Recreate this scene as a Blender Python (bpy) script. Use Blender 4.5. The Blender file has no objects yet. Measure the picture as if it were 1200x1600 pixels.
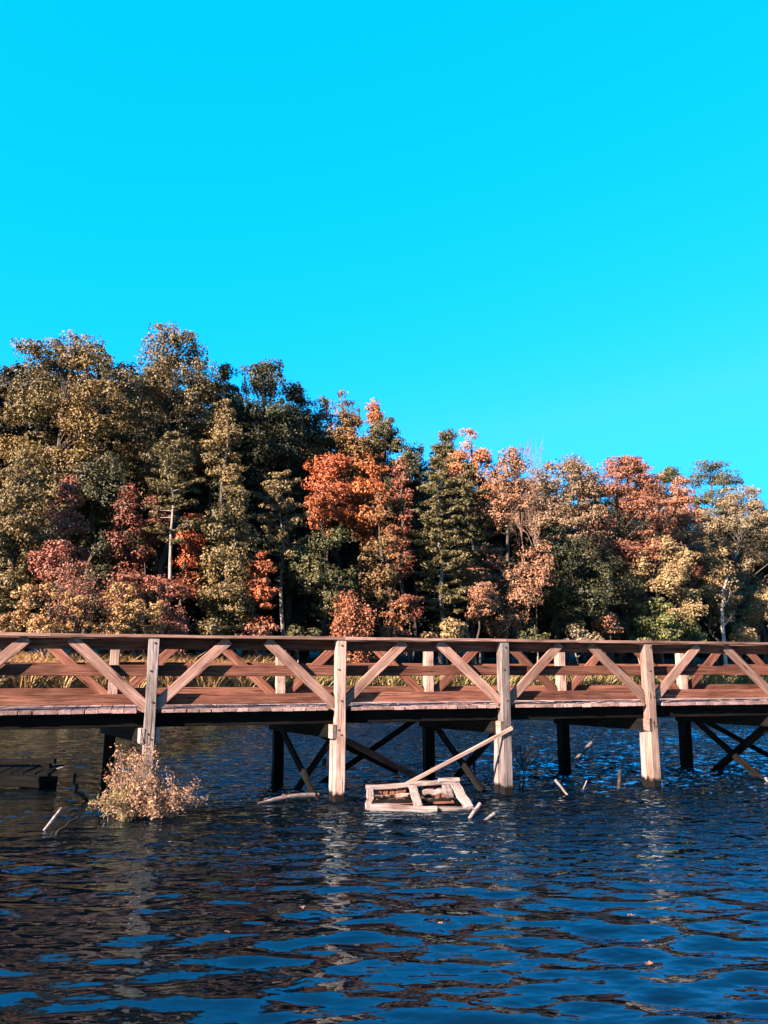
import bpy, math, random
import numpy as np
from mathutils import Vector, Matrix

# ------------------------------------------------------------------ camera, sky, sun, exposure
scene = bpy.context.scene
H = 1.68                                    # eye height above the water
PITCH = math.atan(250 / 1256.0)
FOCAL = 1256.0                              # in pixels of a 1200 x 1600 frame
cam_d = bpy.data.cameras.new('camera')
cam = bpy.data.objects.new('camera', cam_d)
scene.collection.objects.link(cam)
cam.location = (0, 0, H)
cam.rotation_euler = (math.pi / 2 + PITCH, 0, 0)
cam_d.sensor_fit = 'VERTICAL'
cam_d.sensor_height = 32.0
cam_d.lens = 32.0 * FOCAL / 1600.0
cam_d.clip_start = 0.05
cam_d.clip_end = 3000
scene.camera = cam
scene.render.resolution_x, scene.render.resolution_y = 768, 1024

SUN = Vector((-0.74, -0.672, 0.0)).normalized()
SUN_EL = math.radians(23)
to_sun = Vector((SUN.x * math.cos(SUN_EL), SUN.y * math.cos(SUN_EL), math.sin(SUN_EL)))

world = bpy.data.worlds.new('World')
scene.world = world
world.use_nodes = True
wn, wl = world.node_tree.nodes, world.node_tree.links
wn.clear()
sky = wn.new('ShaderNodeTexSky')
sky.sky_type = 'NISHITA'
sky.sun_disc = False
sky.sun_elevation = SUN_EL
sky.sun_rotation = math.atan2(SUN.x, SUN.y)
sky.altitude = 100
sky.air_density = 1.0
sky.dust_density = 0.3
sky.ozone_density = 1.5
tint = wn.new('ShaderNodeMix')
tint.data_type = 'RGBA'
tint.blend_type = 'MULTIPLY'
tint.inputs['Factor'].default_value = 1.0
tint.inputs['B'].default_value = (0.0088, 1.13, 2.4, 1)      # the picture's cyan grading of the sky
bg = wn.new('ShaderNodeBackground')
bg.inputs['Strength'].default_value = 0.0515
wo = wn.new('ShaderNodeOutputWorld')
flat = wn.new('ShaderNodeGamma')
flat.inputs['Gamma'].default_value = 0.27                  # a clear autumn sky, only slightly paler towards the trees
wl.new(sky.outputs['Color'], flat.inputs['Color'])
warm = wn.new('ShaderNodeGamma')                          # red only shows low over the trees, where the air is thick
warm.inputs['Gamma'].default_value = 3.8
wl.new(sky.outputs['Color'], warm.inputs['Color'])
s1, s2, cmb = wn.new('ShaderNodeSeparateColor'), wn.new('ShaderNodeSeparateColor'), wn.new('ShaderNodeCombineColor')
wl.new(warm.outputs['Color'], s1.inputs[0]); wl.new(flat.outputs['Color'], s2.inputs[0])
lim = wn.new('ShaderNodeMath'); lim.operation = 'MINIMUM'; lim.inputs[1].default_value = 14.0
wl.new(s1.outputs['Red'], lim.inputs[0]); wl.new(lim.outputs[0], cmb.inputs['Red']); wl.new(s2.outputs['Green'], cmb.inputs['Green']); wl.new(s2.outputs['Blue'], cmb.inputs['Blue'])
wl.new(cmb.outputs[0], tint.inputs['A'])
wl.new(tint.outputs['Result'], bg.inputs['Color'])
wl.new(bg.outputs['Background'], wo.inputs['Surface'])

sun_d = bpy.data.lights.new('sun', 'SUN')
sun_d.energy = 5.0
sun_d.angle = math.radians(0.5)
sun_d.color = (1.0, 0.84, 0.70)
sun_o = bpy.data.objects.new('sun', sun_d)
scene.collection.objects.link(sun_o)
sun_o.rotation_euler = (-to_sun).to_track_quat('-Z', 'Y').to_euler()
sun_o.location = (-30, -20, 30)

scene.view_settings.view_transform = 'Standard'
scene.view_settings.look = 'None'
scene.view_settings.gamma = 1.0
scene.view_settings.exposure = 3.4
scene.view_settings.use_curve_mapping = False
scene.cycles.max_bounces = 6
scene.cycles.diffuse_bounces = 2
scene.cycles.glossy_bounces = 3
scene.cycles.transmission_bounces = 3
scene.cycles.use_denoising = True

COL = scene.collection
rng = np.random.default_rng(11)
random.seed(11)

# ------------------------------------------------------------------ helpers
def ray(px, py):
    """horizontal slope X/Y and vertical slope Z/Y of the sight line through a pixel"""
    u = (px - 600) / FOCAL
    v = (800 - py) / FOCAL
    yd = math.cos(PITCH) - v * math.sin(PITCH)
    return u / yd, (math.sin(PITCH) + v * math.cos(PITCH)) / yd

def at(px, py, Y):
    a, b = ray(px, py)
    return Vector((a * Y, Y, H + b * Y))

def on_plane(px, py, z=0.0):
    a, b = ray(px, py)
    Y = (z - H) / b
    return Vector((a * Y, Y, z))

def tag(o, label=None, cat=None, group=None, kind=None):
    if label: o['label'] = label
    if cat: o['category'] = cat
    if group: o['group'] = group
    if kind: o['kind'] = kind
    return o

def empty(name, loc=(0, 0, 0)):
    o = bpy.data.objects.new(name, None)
    o.location = loc
    o.empty_display_size = 0.2
    COL.objects.link(o)
    return o

def mesh_np(name, V, F4=None, F3=None, tint=None, smooth=False):
    """mesh from numpy arrays; F4 quads and/or F3 triangles; tint is a per-face float"""
    V = np.asarray(V, dtype=np.float32).reshape(-1, 3)
    F4 = np.zeros((0, 4), np.int32) if F4 is None else np.asarray(F4, np.int32).reshape(-1, 4)
    F3 = np.zeros((0, 3), np.int32) if F3 is None else np.asarray(F3, np.int32).reshape(-1, 3)
    me = bpy.data.meshes.new(name)
    me.vertices.add(len(V)); me.vertices.foreach_set('co', V.ravel())
    loops = np.concatenate([F4.ravel(), F3.ravel()])
    me.loops.add(len(loops)); me.loops.foreach_set('vertex_index', loops)
    n4, n3 = len(F4), len(F3)
    me.polygons.add(n4 + n3)
    starts = np.concatenate([np.arange(n4) * 4, n4 * 4 + np.arange(n3) * 3]).astype(np.int32)
    me.polygons.foreach_set('loop_start', starts)
    me.polygons.foreach_set('use_smooth', np.full(n4 + n3, smooth, dtype=bool))
    me.update(calc_edges=True)
    if tint is not None:
        at_ = me.attributes.new('tint', 'FLOAT', 'FACE')
        at_.data.foreach_set('value', np.asarray(tint, np.float32))
    me.validate()
    return me

def obj(name, me, mat, parent=None, loc=None):
    o = bpy.data.objects.new(name, me)
    if mat is not None and len(me.materials) == 0:
        me.materials.append(mat)
    COL.objects.link(o)
    if parent is not None: o.parent = parent
    if loc is not None: o.location = loc
    return o

class Tubes:
    """tapered tubes joined in one mesh"""
    def __init__(self): self.V, self.F, self.n = [], [], 0
    def add(self, pts, radii, sides=5):
        pts = np.asarray(pts, float); k = len(pts)
        radii = np.asarray(radii, float)
        d = np.gradient(pts, axis=0)
        d /= np.linalg.norm(d, axis=1, keepdims=True) + 1e-9
        ref = np.array([0, 0, 1.0]) if abs(d[0][2]) < 0.9 else np.array([1.0, 0, 0])
        a = np.cross(d, ref); a /= np.linalg.norm(a, axis=1, keepdims=True) + 1e-9
        b = np.cross(d, a)
        th = np.arange(sides) * 2 * math.pi / sides
        ring = pts[:, None, :] + radii[:, None, None] * (np.cos(th)[None, :, None] * a[:, None, :] + np.sin(th)[None, :, None] * b[:, None, :])
        self.V.append(ring.reshape(-1, 3))
        i = np.arange(k - 1)[:, None] * sides; j = np.arange(sides)[None, :]; j2 = (j + 1) % sides
        q = np.stack([i + j, i + j2, i + sides + j2, i + sides + j], -1).reshape(-1, 4) + self.n
        self.F.append(q); self.n += k * sides
    def mesh(self, name, smooth=True):
        return mesh_np(name, np.concatenate(self.V), np.concatenate(self.F), smooth=smooth)

def wobble(p0, p1, k, amp, r):
    t = np.linspace(0, 1, k)[:, None]
    p = np.asarray(p0, float)[None] * (1 - t) + np.asarray(p1, float)[None] * t
    n = r.normal(size=(k, 3)) * amp
    n[0] = 0; n[-1] *= 0.3
    return p + n

# ------------------------------------------------------------------ materials
def new_mat(name):
    m = bpy.data.materials.new(name); m.use_nodes = True
    n = m.node_tree.nodes; n.clear()
    out = n.new('ShaderNodeOutputMaterial')
    return m, n, m.node_tree.links, out

def ramp(n, stops):
    r = n.new('ShaderNodeValToRGB')
    e = r.color_ramp.elements
    while len(e) < len(stops): e.new(0.5)
    for el, (p, c) in zip(e, stops):
        el.position = p; el.color = (*c, 1)
    return r

def wood_mat(name, dark, mid, light, wet=False, bump=0.35, rough=0.85, spec=0.06):
    m, n, l, out = new_mat(name)
    tc = n.new('ShaderNodeTexCoord'); oi = n.new('ShaderNodeObjectInfo')
    mul = n.new('ShaderNodeVectorMath'); mul.operation = 'SCALE'
    cx = n.new('ShaderNodeCombineXYZ')
    for s, k in zip('XYZ', (37.0, 11.0, 23.0)):
        mm = n.new('ShaderNodeMath'); mm.operation = 'MULTIPLY'; mm.inputs[1].default_value = k
        l.new(oi.outputs['Random'], mm.inputs[0]); l.new(mm.outputs[0], cx.inputs[s])
    add = n.new('ShaderNodeVectorMath'); add.operation = 'ADD'
    l.new(tc.outputs['Object'], add.inputs[0]); l.new(cx.outputs[0], add.inputs[1])
    def stretched(sc, scale, detail, dist=0.0):
        mp = n.new('ShaderNodeMapping'); mp.inputs['Scale'].default_value = sc
        nz = n.new('ShaderNodeTexNoise'); nz.inputs['Scale'].default_value = scale
        nz.inputs['Detail'].default_value = detail; nz.inputs['Distortion'].default_value = dist
        nz.inputs['Roughness'].default_value = 0.6
        l.new(add.outputs[0], mp.inputs['Vector']); l.new(mp.outputs[0], nz.inputs['Vector'])
        return nz
    grain = stretched((0.8, 16, 16), 1.6, 5, 1.2)
    fine = stretched((2.5, 90, 90), 1.0, 3, 0.4)
    blot = stretched((1.2, 2.5, 2.5), 1.3, 3)
    rp = ramp(n, [(0.28, dark), (0.5, mid), (0.72, light)])
    l.new(grain.outputs['Fac'], rp.inputs[0])
    # long cracks: narrow dark lines of the fine grain
    cr = ramp(n, [(0.33, (0.12, 0.10, 0.09)), (0.45, (1, 1, 1))])
    l.new(fine.outputs['Fac'], cr.inputs[0])
    m1 = n.new('ShaderNodeMix'); m1.data_type = 'RGBA'; m1.blend_type = 'MULTIPLY'; m1.inputs['Factor'].default_value = 0.75
    l.new(rp.outputs[0], m1.inputs['A']); l.new(cr.outputs[0], m1.inputs['B'])
    # blotches and the timber's own tone
    br = ramp(n, [(0.3, (0.50, 0.44, 0.42)), (0.5, (0.95, 0.93, 0.92)), (0.72, (1.45, 1.42, 1.42))])
    l.new(blot.outputs['Fac'], br.inputs[0])
    m2 = n.new('ShaderNodeMix'); m2.data_type = 'RGBA'; m2.blend_type = 'MULTIPLY'; m2.inputs['Factor'].default_value = 0.8
    l.new(m1.outputs['Result'], m2.inputs['A']); l.new(br.outputs[0], m2.inputs['B'])
    tone = n.new('ShaderNodeMapRange'); tone.inputs['To Min'].default_value = 0.28; tone.inputs['To Max'].default_value = 0.49
    l.new(oi.outputs['Random'], tone.inputs['Value'])
    m3 = n.new('ShaderNodeVectorMath'); m3.operation = 'SCALE'
    l.new(m2.outputs['Result'], m3.inputs[0]); l.new(tone.outputs[0], m3.inputs['Scale'])
    # knots
    mpk = n.new('ShaderNodeMapping'); mpk.inputs['Scale'].default_value = (1.6, 7, 7)
    vk = n.new('ShaderNodeTexVoronoi'); vk.inputs['Scale'].default_value = 1.0
    l.new(add.outputs[0], mpk.inputs['Vector']); l.new(mpk.outputs[0], vk.inputs['Vector'])
    kr = ramp(n, [(0.06, (0.25, 0.15, 0.10)), (0.15, (1, 1, 1))])
    l.new(vk.outputs['Distance'], kr.inputs[0])
    m4 = n.new('ShaderNodeMix'); m4.data_type = 'RGBA'; m4.blend_type = 'MULTIPLY'; m4.inputs['Factor'].default_value = 0.8
    l.new(m3.outputs[0], m4.inputs['A']); l.new(kr.outputs[0], m4.inputs['B'])
    col = m4.outputs['Result']
    if wet:                                                   # waterlogged foot with a ragged upper edge
        geo = n.new('ShaderNodeNewGeometry'); sx = n.new('ShaderNodeSeparateXYZ')
        l.new(geo.outputs['Position'], sx.inputs[0])
        nz = n.new('ShaderNodeTexNoise'); nz.inputs['Scale'].default_value = 14
        l.new(geo.outputs['Position'], nz.inputs['Vector'])
        ma = n.new('ShaderNodeMath'); ma.operation = 'MULTIPLY_ADD'; ma.inputs[1].default_value = -0.14
        l.new(nz.outputs['Fac'], ma.inputs[0]); l.new(sx.outputs['Z'], ma.inputs[2])
        mr = n.new('ShaderNodeMapRange'); mr.inputs['From Min'].default_value = 0.035; mr.inputs['From Max'].default_value = 0.075
        l.new(ma.outputs[0], mr.inputs['Value'])
        m5 = n.new('ShaderNodeMix'); m5.data_type = 'RGBA'
        m5.inputs['A'].default_value = (0.0025, 0.0016, 0.0013, 1)
        l.new(mr.outputs[0], m5.inputs['Factor']); l.new(col, m5.inputs['B'])
        col = m5.outputs['Result']
    bs = n.new('ShaderNodeBsdfPrincipled'); bs.inputs['Roughness'].default_value = rough
    bs.inputs['Specular IOR Level'].default_value = spec
    l.new(col, bs.inputs['Base Color'])
    bp = n.new('ShaderNodeBump'); bp.inputs['Strength'].default_value = bump; bp.inputs['Distance'].default_value = 0.012
    sm = n.new('ShaderNodeMath'); sm.operation = 'ADD'
    l.new(grain.outputs['Fac'], sm.inputs[0]); l.new(fine.outputs['Fac'], sm.inputs[1])
    l.new(sm.outputs[0], bp.inputs['Height']); l.new(bp.outputs[0], bs.inputs['Normal'])
    l.new(bs.outputs[0], out.inputs[0])
    return m

def leaf_mat(name, a, b, transl=0.14, spread=(0.6, 1.35), rough=0.55):
    m, n, l, out = new_mat(name)
    geo = n.new('ShaderNodeNewGeometry')
    att = n.new('ShaderNodeAttribute'); att.attribute_name = 'tint'
    mx = n.new('ShaderNodeMix'); mx.data_type = 'RGBA'
    g_ = (0.72, 0.565, 0.41)
    mx.inputs['A'].default_value = (*[u * v for u, v in zip(a, g_)], 1); mx.inputs['B'].default_value = (*[u * v for u, v in zip(b, g_)], 1)
    l.new(att.outputs['Fac'], mx.inputs['Factor'])
    mr = n.new('ShaderNodeMapRange'); mr.inputs['To Min'].default_value = spread[0]; mr.inputs['To Max'].default_value = spread[1]
    l.new(geo.outputs['Random Per Island'], mr.inputs['Value'])
    sc = n.new('ShaderNodeVectorMath'); sc.operation = 'SCALE'
    l.new(mx.outputs['Result'], sc.inputs[0]); l.new(mr.outputs[0], sc.inputs['Scale'])
    bs = n.new('ShaderNodeBsdfPrincipled'); bs.inputs['Roughness'].default_value = rough
    bs.inputs['Specular IOR Level'].default_value = 0.2
    l.new(sc.outputs[0], bs.inputs['Base Color'])
    tr = n.new('ShaderNodeBsdfTranslucent'); l.new(sc.outputs[0], tr.inputs['Color'])
    ms = n.new('ShaderNodeMixShader'); ms.inputs[0].default_value = transl
    l.new(bs.outputs[0], ms.inputs[1]); l.new(tr.outputs[0], ms.inputs[2])
    l.new(ms.outputs[0], out.inputs[0])
    return m

def bark_mat(name, a, b, scale=9.0):
    m, n, l, out = new_mat(name)
    tc = n.new('ShaderNodeTexCoord')
    mp = n.new('ShaderNodeMapping'); mp.inputs['Scale'].default_value = (1, 1, 0.25)
    nz = n.new('ShaderNodeTexNoise'); nz.inputs['Scale'].default_value = scale; nz.inputs['Detail'].default_value = 5
    l.new(tc.outputs['Object'], mp.inputs['Vector']); l.new(mp.outputs[0], nz.inputs['Vector'])
    rp = ramp(n, [(0.35, a), (0.65, b)]); l.new(nz.outputs['Fac'], rp.inputs[0])
    bs = n.new('ShaderNodeBsdfPrincipled'); bs.inputs['Roughness'].default_value = 0.9
    bs.inputs['Specular IOR Level'].default_value = 0.15
    l.new(rp.outputs[0], bs.inputs['Base Color'])
    bp = n.new('ShaderNodeBump'); bp.inputs['Strength'].default_value = 0.4; bp.inputs['Distance'].default_value = 0.03
    l.new(nz.outputs['Fac'], bp.inputs['Height']); l.new(bp.outputs[0], bs.inputs['Normal'])
    l.new(bs.outputs[0], out.inputs[0])
    return m

W_GREY = wood_mat('weathered_grey_timber', (0.105, 0.078, 0.074), (0.235, 0.185, 0.172), (0.35, 0.285, 0.265), wet=True, bump=0.6)
W_PALE = wood_mat('pale_pink_timber', (0.19, 0.110, 0.088), (0.35, 0.225, 0.185), (0.46, 0.315, 0.265), wet=True, bump=0.45)
W_BRACE = wood_mat('warm_brace_timber', (0.135, 0.068, 0.052), (0.27, 0.150, 0.118), (0.38, 0.235, 0.19))
W_RED = wood_mat('red_brown_timber', (0.070, 0.024, 0.015), (0.175, 0.066, 0.043), (0.29, 0.135, 0.095))
W_DECK = wood_mat('deck_timber', (0.17, 0.095, 0.085), (0.33, 0.205, 0.185), (0.46, 0.315, 0.285), bump=0.3)
W_DARK = wood_mat('old_dark_timber', (0.022, 0.015, 0.012), (0.046, 0.032, 0.025), (0.075, 0.055, 0.045))
W_BLEACH = wood_mat('bleached_driftwood', (0.14, 0.095, 0.085), (0.27, 0.205, 0.19), (0.38, 0.31, 0.29))

W_SHADED = wood_mat('shade_blackened_timber', (0.003, 0.0025, 0.002), (0.007, 0.0055, 0.005), (0.012, 0.010, 0.009), spec=0.03)  # dark timber with the shade under the bridge put into its colour
BARK = bark_mat('grey_brown_bark', (0.014, 0.010, 0.008), (0.045, 0.033, 0.025))
BARK_PINE = bark_mat('pine_bark', (0.05, 0.038, 0.032), (0.13, 0.105, 0.09))
BARK_WHITE = bark_mat('pale_bark', (0.10, 0.085, 0.077), (0.21, 0.19, 0.175), 5)
TWIG = bark_mat('pinkish_twigs', (0.06, 0.035, 0.027), (0.13, 0.08, 0.06))
TWIG_DARK = bark_mat('dark_wet_twigs', (0.004, 0.003, 0.003), (0.010, 0.008, 0.007))

L = {}
L['olivegold'] = leaf_mat('leaves_olive_gold', (0.125, 0.090, 0.032), (0.085, 0.078, 0.034))
L['olivetan'] = leaf_mat('leaves_olive_tan', (0.125, 0.098, 0.045), (0.090, 0.082, 0.042))
L['darkgreen'] = leaf_mat('leaves_dark_green', (0.017, 0.024, 0.011), (0.042, 0.045, 0.022))
L['midgreen'] = leaf_mat('leaves_mid_green', (0.032, 0.046, 0.020), (0.075, 0.075, 0.034))
L['greygreen'] = leaf_mat('leaves_grey_green', (0.085, 0.082, 0.045), (0.20, 0.105, 0.035))
L['orange'] = leaf_mat('leaves_orange', (0.33, 0.105, 0.040), (0.22, 0.110, 0.045))
L['orangered'] = leaf_mat('leaves_orange_red', (0.32, 0.085, 0.036), (0.15, 0.062, 0.032))
L['paleorange'] = leaf_mat('leaves_pale_orange', (0.31, 0.130, 0.068), (0.25, 0.130, 0.080))
L['redbrown'] = leaf_mat('leaves_red_brown', (0.17, 0.055, 0.040), (0.135, 0.068, 0.048))
L['crimson'] = leaf_mat('leaves_crimson', (0.16, 0.042, 0.036), (0.085, 0.042, 0.026))
L['pinkred'] = leaf_mat('leaves_pinkish_red', (0.20, 0.075, 0.065), (0.16, 0.082, 0.062))
L['tanorange'] = leaf_mat('leaves_tan_orange', (0.185, 0.100, 0.072), (0.145, 0.096, 0.068))
L['greytan'] = leaf_mat('leaves_grey_tan', (0.155, 0.115, 0.092), (0.120, 0.100, 0.078))
L['rust'] = leaf_mat('leaves_rust', (0.165, 0.066, 0.052), (0.135, 0.068, 0.050))
L['pinkpale'] = leaf_mat('leaves_pale_pink', (0.22, 0.115, 0.085), (0.19, 0.105, 0.085))
L['salmon'] = leaf_mat('leaves_salmon', (0.23, 0.110, 0.082), (0.19, 0.105, 0.075))
L['paleolive'] = leaf_mat('leaves_pale_olive', (0.150, 0.130, 0.098), (0.120, 0.108, 0.082))
L['tangold'] = leaf_mat('leaves_tan_gold', (0.20, 0.155, 0.092), (0.150, 0.125, 0.072))
L['russetolive'] = leaf_mat('leaves_russet_olive', (0.17, 0.065, 0.036), (0.100, 0.082, 0.040))
L['pine'] = leaf_mat('pine_needles', (0.092, 0.084, 0.038), (0.070, 0.070, 0.036), transl=0.15)
L['pinetan'] = leaf_mat('tan_pine_needles', (0.120, 0.100, 0.052), (0.092, 0.082, 0.046), transl=0.15)
L['pinegreen'] = leaf_mat('green_pine_needles', (0.050, 0.060, 0.032), (0.065, 0.066, 0.036), transl=0.15)
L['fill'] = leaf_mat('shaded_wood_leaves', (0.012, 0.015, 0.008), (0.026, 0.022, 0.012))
L['gold'] = leaf_mat('golden_shrub_leaves', (0.23, 0.165, 0.080), (0.20, 0.115, 0.062))
L['russet'] = leaf_mat('russet_twig_leaves', (0.19, 0.062, 0.040), (0.16, 0.085, 0.050))
L['willow'] = leaf_mat('willow_green_leaves', (0.085, 0.105, 0.042), (0.070, 0.086, 0.036))
L['reed'] = leaf_mat('golden_reed_blades', (0.34, 0.25, 0.15), (0.25, 0.16, 0.08), transl=0.3)
L['sedge'] = leaf_mat('green_tan_sedge', (0.24, 0.20, 0.115), (0.12, 0.12, 0.055), transl=0.3)
L['bushgold'] = leaf_mat('dry_bush_leaves', (0.25, 0.18, 0.14), (0.17, 0.098, 0.075), transl=0.15)
L['bushgreen'] = leaf_mat('green_bush_leaves', (0.12, 0.13, 0.065), (0.16, 0.14, 0.07), transl=0.2)

# ------------------------------------------------------------------ ground and water
SHX = [-600, -200, 0, 300, 600, 750, 900, 1050, 1200, 1400, 1900]
SHY = [34, 40, 44, 49, 55.5, 60, 66, 75, 88, 98, 120]
F_H = FOCAL / math.cos(PITCH)
F_EFF = 1281.0
def shore(px): return float(np.interp(px, SHX, SHY))
def ground_z(X, Y):
    X = np.asarray(X, float); Y = np.asarray(Y, float)
    Ys = np.maximum(Y, 3.0)
    px = 600 + F_EFF * X / Ys
    d = Y - np.interp(px, SHX, SHY)
    up = 0.30 * (1 - np.exp(-np.maximum(d, 0) / 1.2)) + 0.05 * np.maximum(d, 0) + 0.13 * np.maximum(d - 9, 0)
    up = 9.0 * (1 - np.exp(-up / 9.0))
    z = np.where(d > 0, up, np.maximum(-1.4, 0.16 * d))
    near = 1.0 - Y                                   # the bank the picture was taken from
    z = np.where(near > -9, np.maximum(z, np.where(near > 0, np.minimum(0.15 + 0.03 * near, 1.2), np.maximum(-1.4, 0.15 * near + 0.15 * (near > 0)))), z)
    return z + 0.10 * np.sin(X * 0.7 + 1.3) * np.sin(Y * 0.6) * (d > 1.5)

def tensor(xs, ys):
    X, Y = np.meshgrid(xs, ys)
    nx, ny = len(xs), len(ys)
    i = np.arange(ny - 1)[:, None] * nx; j = np.arange(nx - 1)[None, :]
    Fq = np.stack([i + j, i + j + 1, i + nx + j + 1, i + nx + j], -1).reshape(-1, 4)
    return X.ravel(), Y.ravel(), Fq

gx = np.unique(np.concatenate([np.linspace(-900, -60, 22), np.arange(-60, 130, 1.6), np.linspace(130, 1200, 26)]))
gy = np.unique(np.concatenate([np.linspace(-300, -12, 10), np.arange(-12, 30, 1.5), np.arange(30, 215, 1.3), np.linspace(215, 1500, 24)]))
X, Y, Fq = tensor(gx, gy)
m, n, l, out = new_mat('leaf_litter_ground')
tc = n.new('ShaderNodeNewGeometry')
nz = n.new('ShaderNodeTexNoise'); nz.inputs['Scale'].default_value = 1.7; nz.inputs['Detail'].default_value = 8
l.new(tc.outputs['Position'], nz.inputs['Vector'])
rp = ramp(n, [(0.35, (0.018, 0.013, 0.008)), (0.55, (0.045, 0.030, 0.017)), (0.7, (0.07, 0.052, 0.028))])
l.new(nz.outputs['Fac'], rp.inputs[0])
bs = n.new('ShaderNodeBsdfPrincipled'); bs.inputs['Roughness'].default_value = 0.95
l.new(rp.outputs[0], bs.inputs['Base Color'])
bp = n.new('ShaderNodeBump'); bp.inputs['Distance'].default_value = 0.2; l.new(nz.outputs['Fac'], bp.inputs['Height']); l.new(bp.outputs[0], bs.inputs['Normal'])
l.new(bs.outputs[0], out.inputs[0])
ground = obj('ground', mesh_np('ground', np.stack([X, Y, ground_z(X, Y)], -1), Fq, smooth=True), m)
tag(ground, kind='structure')

def spaced(a, b, d0, growth, dmax):
    out_ = [a]; d = d0
    while out_[-1] < b:
        out_.append(out_[-1] + d); d = min(d * growth, dmax)
    return np.array(out_)
wy = np.concatenate([np.linspace(0.2, 2.6, 12), np.arange(2.72, 9.0, 0.032), spaced(9.0, 25, 0.033, 1.003, 0.09), spaced(25.3, 235, 0.12, 1.05, 4.0)])
right = np.concatenate([np.arange(0, 4.6, 0.045), spaced(4.6, 12, 0.046, 1.009, 0.12), spaced(13.3, 260, 0.15, 1.06, 6.0)])
wx = np.concatenate([-right[:0:-1], right])
X, Y, Fq = tensor(wx, wy)
sx = np.interp(X, wx[:-1], np.diff(wx)); sy = np.interp(Y, wy[:-1], np.diff(wy))
Z = np.zeros_like(X)
wr = np.random.default_rng(5)
calm = 0.62 + 0.38 * np.clip((X / np.maximum(Y, 3) + 0.30) / 0.45, 0, 1)      # sheltered water towards the shrub, breeze on the open side
calm *= 0.85 + 0.25 * np.sin(X * 0.55 + 0.8 * np.sin(Y * 0.35)) * np.sin(Y * 0.45 + 0.6)
breeze = np.clip((Y - 9.5) / 3.5, 0, 1) * np.clip((X + 2.2) / 3.0, 0, 1)            # ruffled open water beyond the bridge
calm *= 1 + 1.0 * breeze
for k in range(64):
    lam = 0.15 * (0.75 / 0.15) ** wr.random()
    ang = wr.normal(0, 0.52) + 0.10
    kx, ky = math.sin(ang) * 2 * math.pi / lam, math.cos(ang) * 2 * math.pi / lam
    slope = 0.0205 * (lam / 0.4) ** 0.15
    amp = slope * lam / (2 * math.pi)
    att = np.clip((lam * abs(math.cos(ang)) + 0.05) / (3.2 * sy) - 0.35, 0, 1) * np.clip(lam / max(abs(math.sin(ang)), 0.12) / (3.2 * sx) - 0.35, 0, 1)
    ph = wr.random() * 6.283
    warp = 0.5 * np.sin(X * 0.8 + k) + 0.35 * np.sin(Y * 0.9 + 1.7 * k)
    Z += amp * att * np.sin(kx * X + ky * Y + ph + warp)
Z *= calm * 1.25
m, n, l, out = new_mat('lake_water')
geo = n.new('ShaderNodeNewGeometry')
mp = n.new('ShaderNodeMapping'); mp.inputs['Scale'].default_value = (0.55, 1.0, 1.0)
l.new(geo.outputs['Position'], mp.inputs['Vector'])
nz = n.new('ShaderNodeTexNoise'); nz.inputs['Scale'].default_value = 5.5; nz.inputs['Detail'].default_value = 2.5; nz.inputs['Roughness'].default_value = 0.5
l.new(mp.outputs[0], nz.inputs['Vector'])
mpb = n.new('ShaderNodeMapping'); mpb.inputs['Scale'].default_value = (0.10, 0.16, 0.16)
nzb = n.new('ShaderNodeTexNoise'); nzb.inputs['Scale'].default_value = 1.0; nzb.inputs['Detail'].default_value = 2
l.new(geo.outputs['Position'], mpb.inputs['Vector']); l.new(mpb.outputs[0], nzb.inputs['Vector'])
sep = n.new('ShaderNodeSeparateXYZ'); l.new(geo.outputs['Position'], sep.inputs[0])
dist = n.new('ShaderNodeMapRange'); dist.inputs['From Min'].default_value = 6.5; dist.inputs['From Max'].default_value = 14
dist.inputs['To Min'].default_value = 0.065; dist.inputs['To Max'].default_value = 1.0
l.new(sep.outputs['Y'], dist.inputs['Value'])
gust = n.new('ShaderNodeMapRange'); gust.inputs['From Min'].default_value = 0.35; gust.inputs['From Max'].default_value = 0.62
gust.inputs['To Min'].default_value = 0.55; gust.inputs['To Max'].default_value = 1.1
l.new(nzb.outputs['Fac'], gust.inputs['Value'])
shel = n.new('ShaderNodeMapRange'); shel.inputs['From Min'].default_value = -5.0; shel.inputs['From Max'].default_value = 1.5
shel.inputs['To Min'].default_value = 0.16; shel.inputs['To Max'].default_value = 1.6
l.new(sep.outputs['X'], shel.inputs['Value'])
st0 = n.new('ShaderNodeMath'); st0.operation = 'MULTIPLY'; l.new(dist.outputs[0], st0.inputs[0]); l.new(gust.outputs[0], st0.inputs[1])
st = n.new('ShaderNodeMath'); st.operation = 'MULTIPLY'; l.new(st0.outputs[0], st.inputs[0]); l.new(shel.outputs[0], st.inputs[1])
bp = n.new('ShaderNodeBump'); bp.inputs['Distance'].default_value = 0.32
l.new(st.outputs[0], bp.inputs['Strength']); l.new(nz.outputs['Fac'], bp.inputs['Height'])
bs = n.new('ShaderNodeBsdfDiffuse'); bs.inputs['Color'].default_value = (0.0004, 0.0012, 0.0025, 1)
gl = n.new('ShaderNodeBsdfGlossy'); gl.inputs['Color'].default_value = (0.64, 0.88, 1.0, 1); gl.inputs['Roughness'].default_value = 0.02
fr_ = n.new('ShaderNodeFresnel'); fr_.inputs['IOR'].default_value = 1.45
ms = n.new('ShaderNodeMixShader')
l.new(bp.outputs[0], gl.inputs['Normal']); l.new(bp.outputs[0], fr_.inputs['Normal'])
l.new(fr_.outputs[0], ms.inputs[0]); l.new(bs.outputs[0], ms.inputs[1]); l.new(gl.outputs[0], ms.inputs[2])
l.new(ms.outputs[0], out.inputs[0])
water = obj('water', mesh_np('water', np.stack([X, Y, Z], -1), Fq, smooth=True), m)
tag(water, kind='structure')

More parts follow.
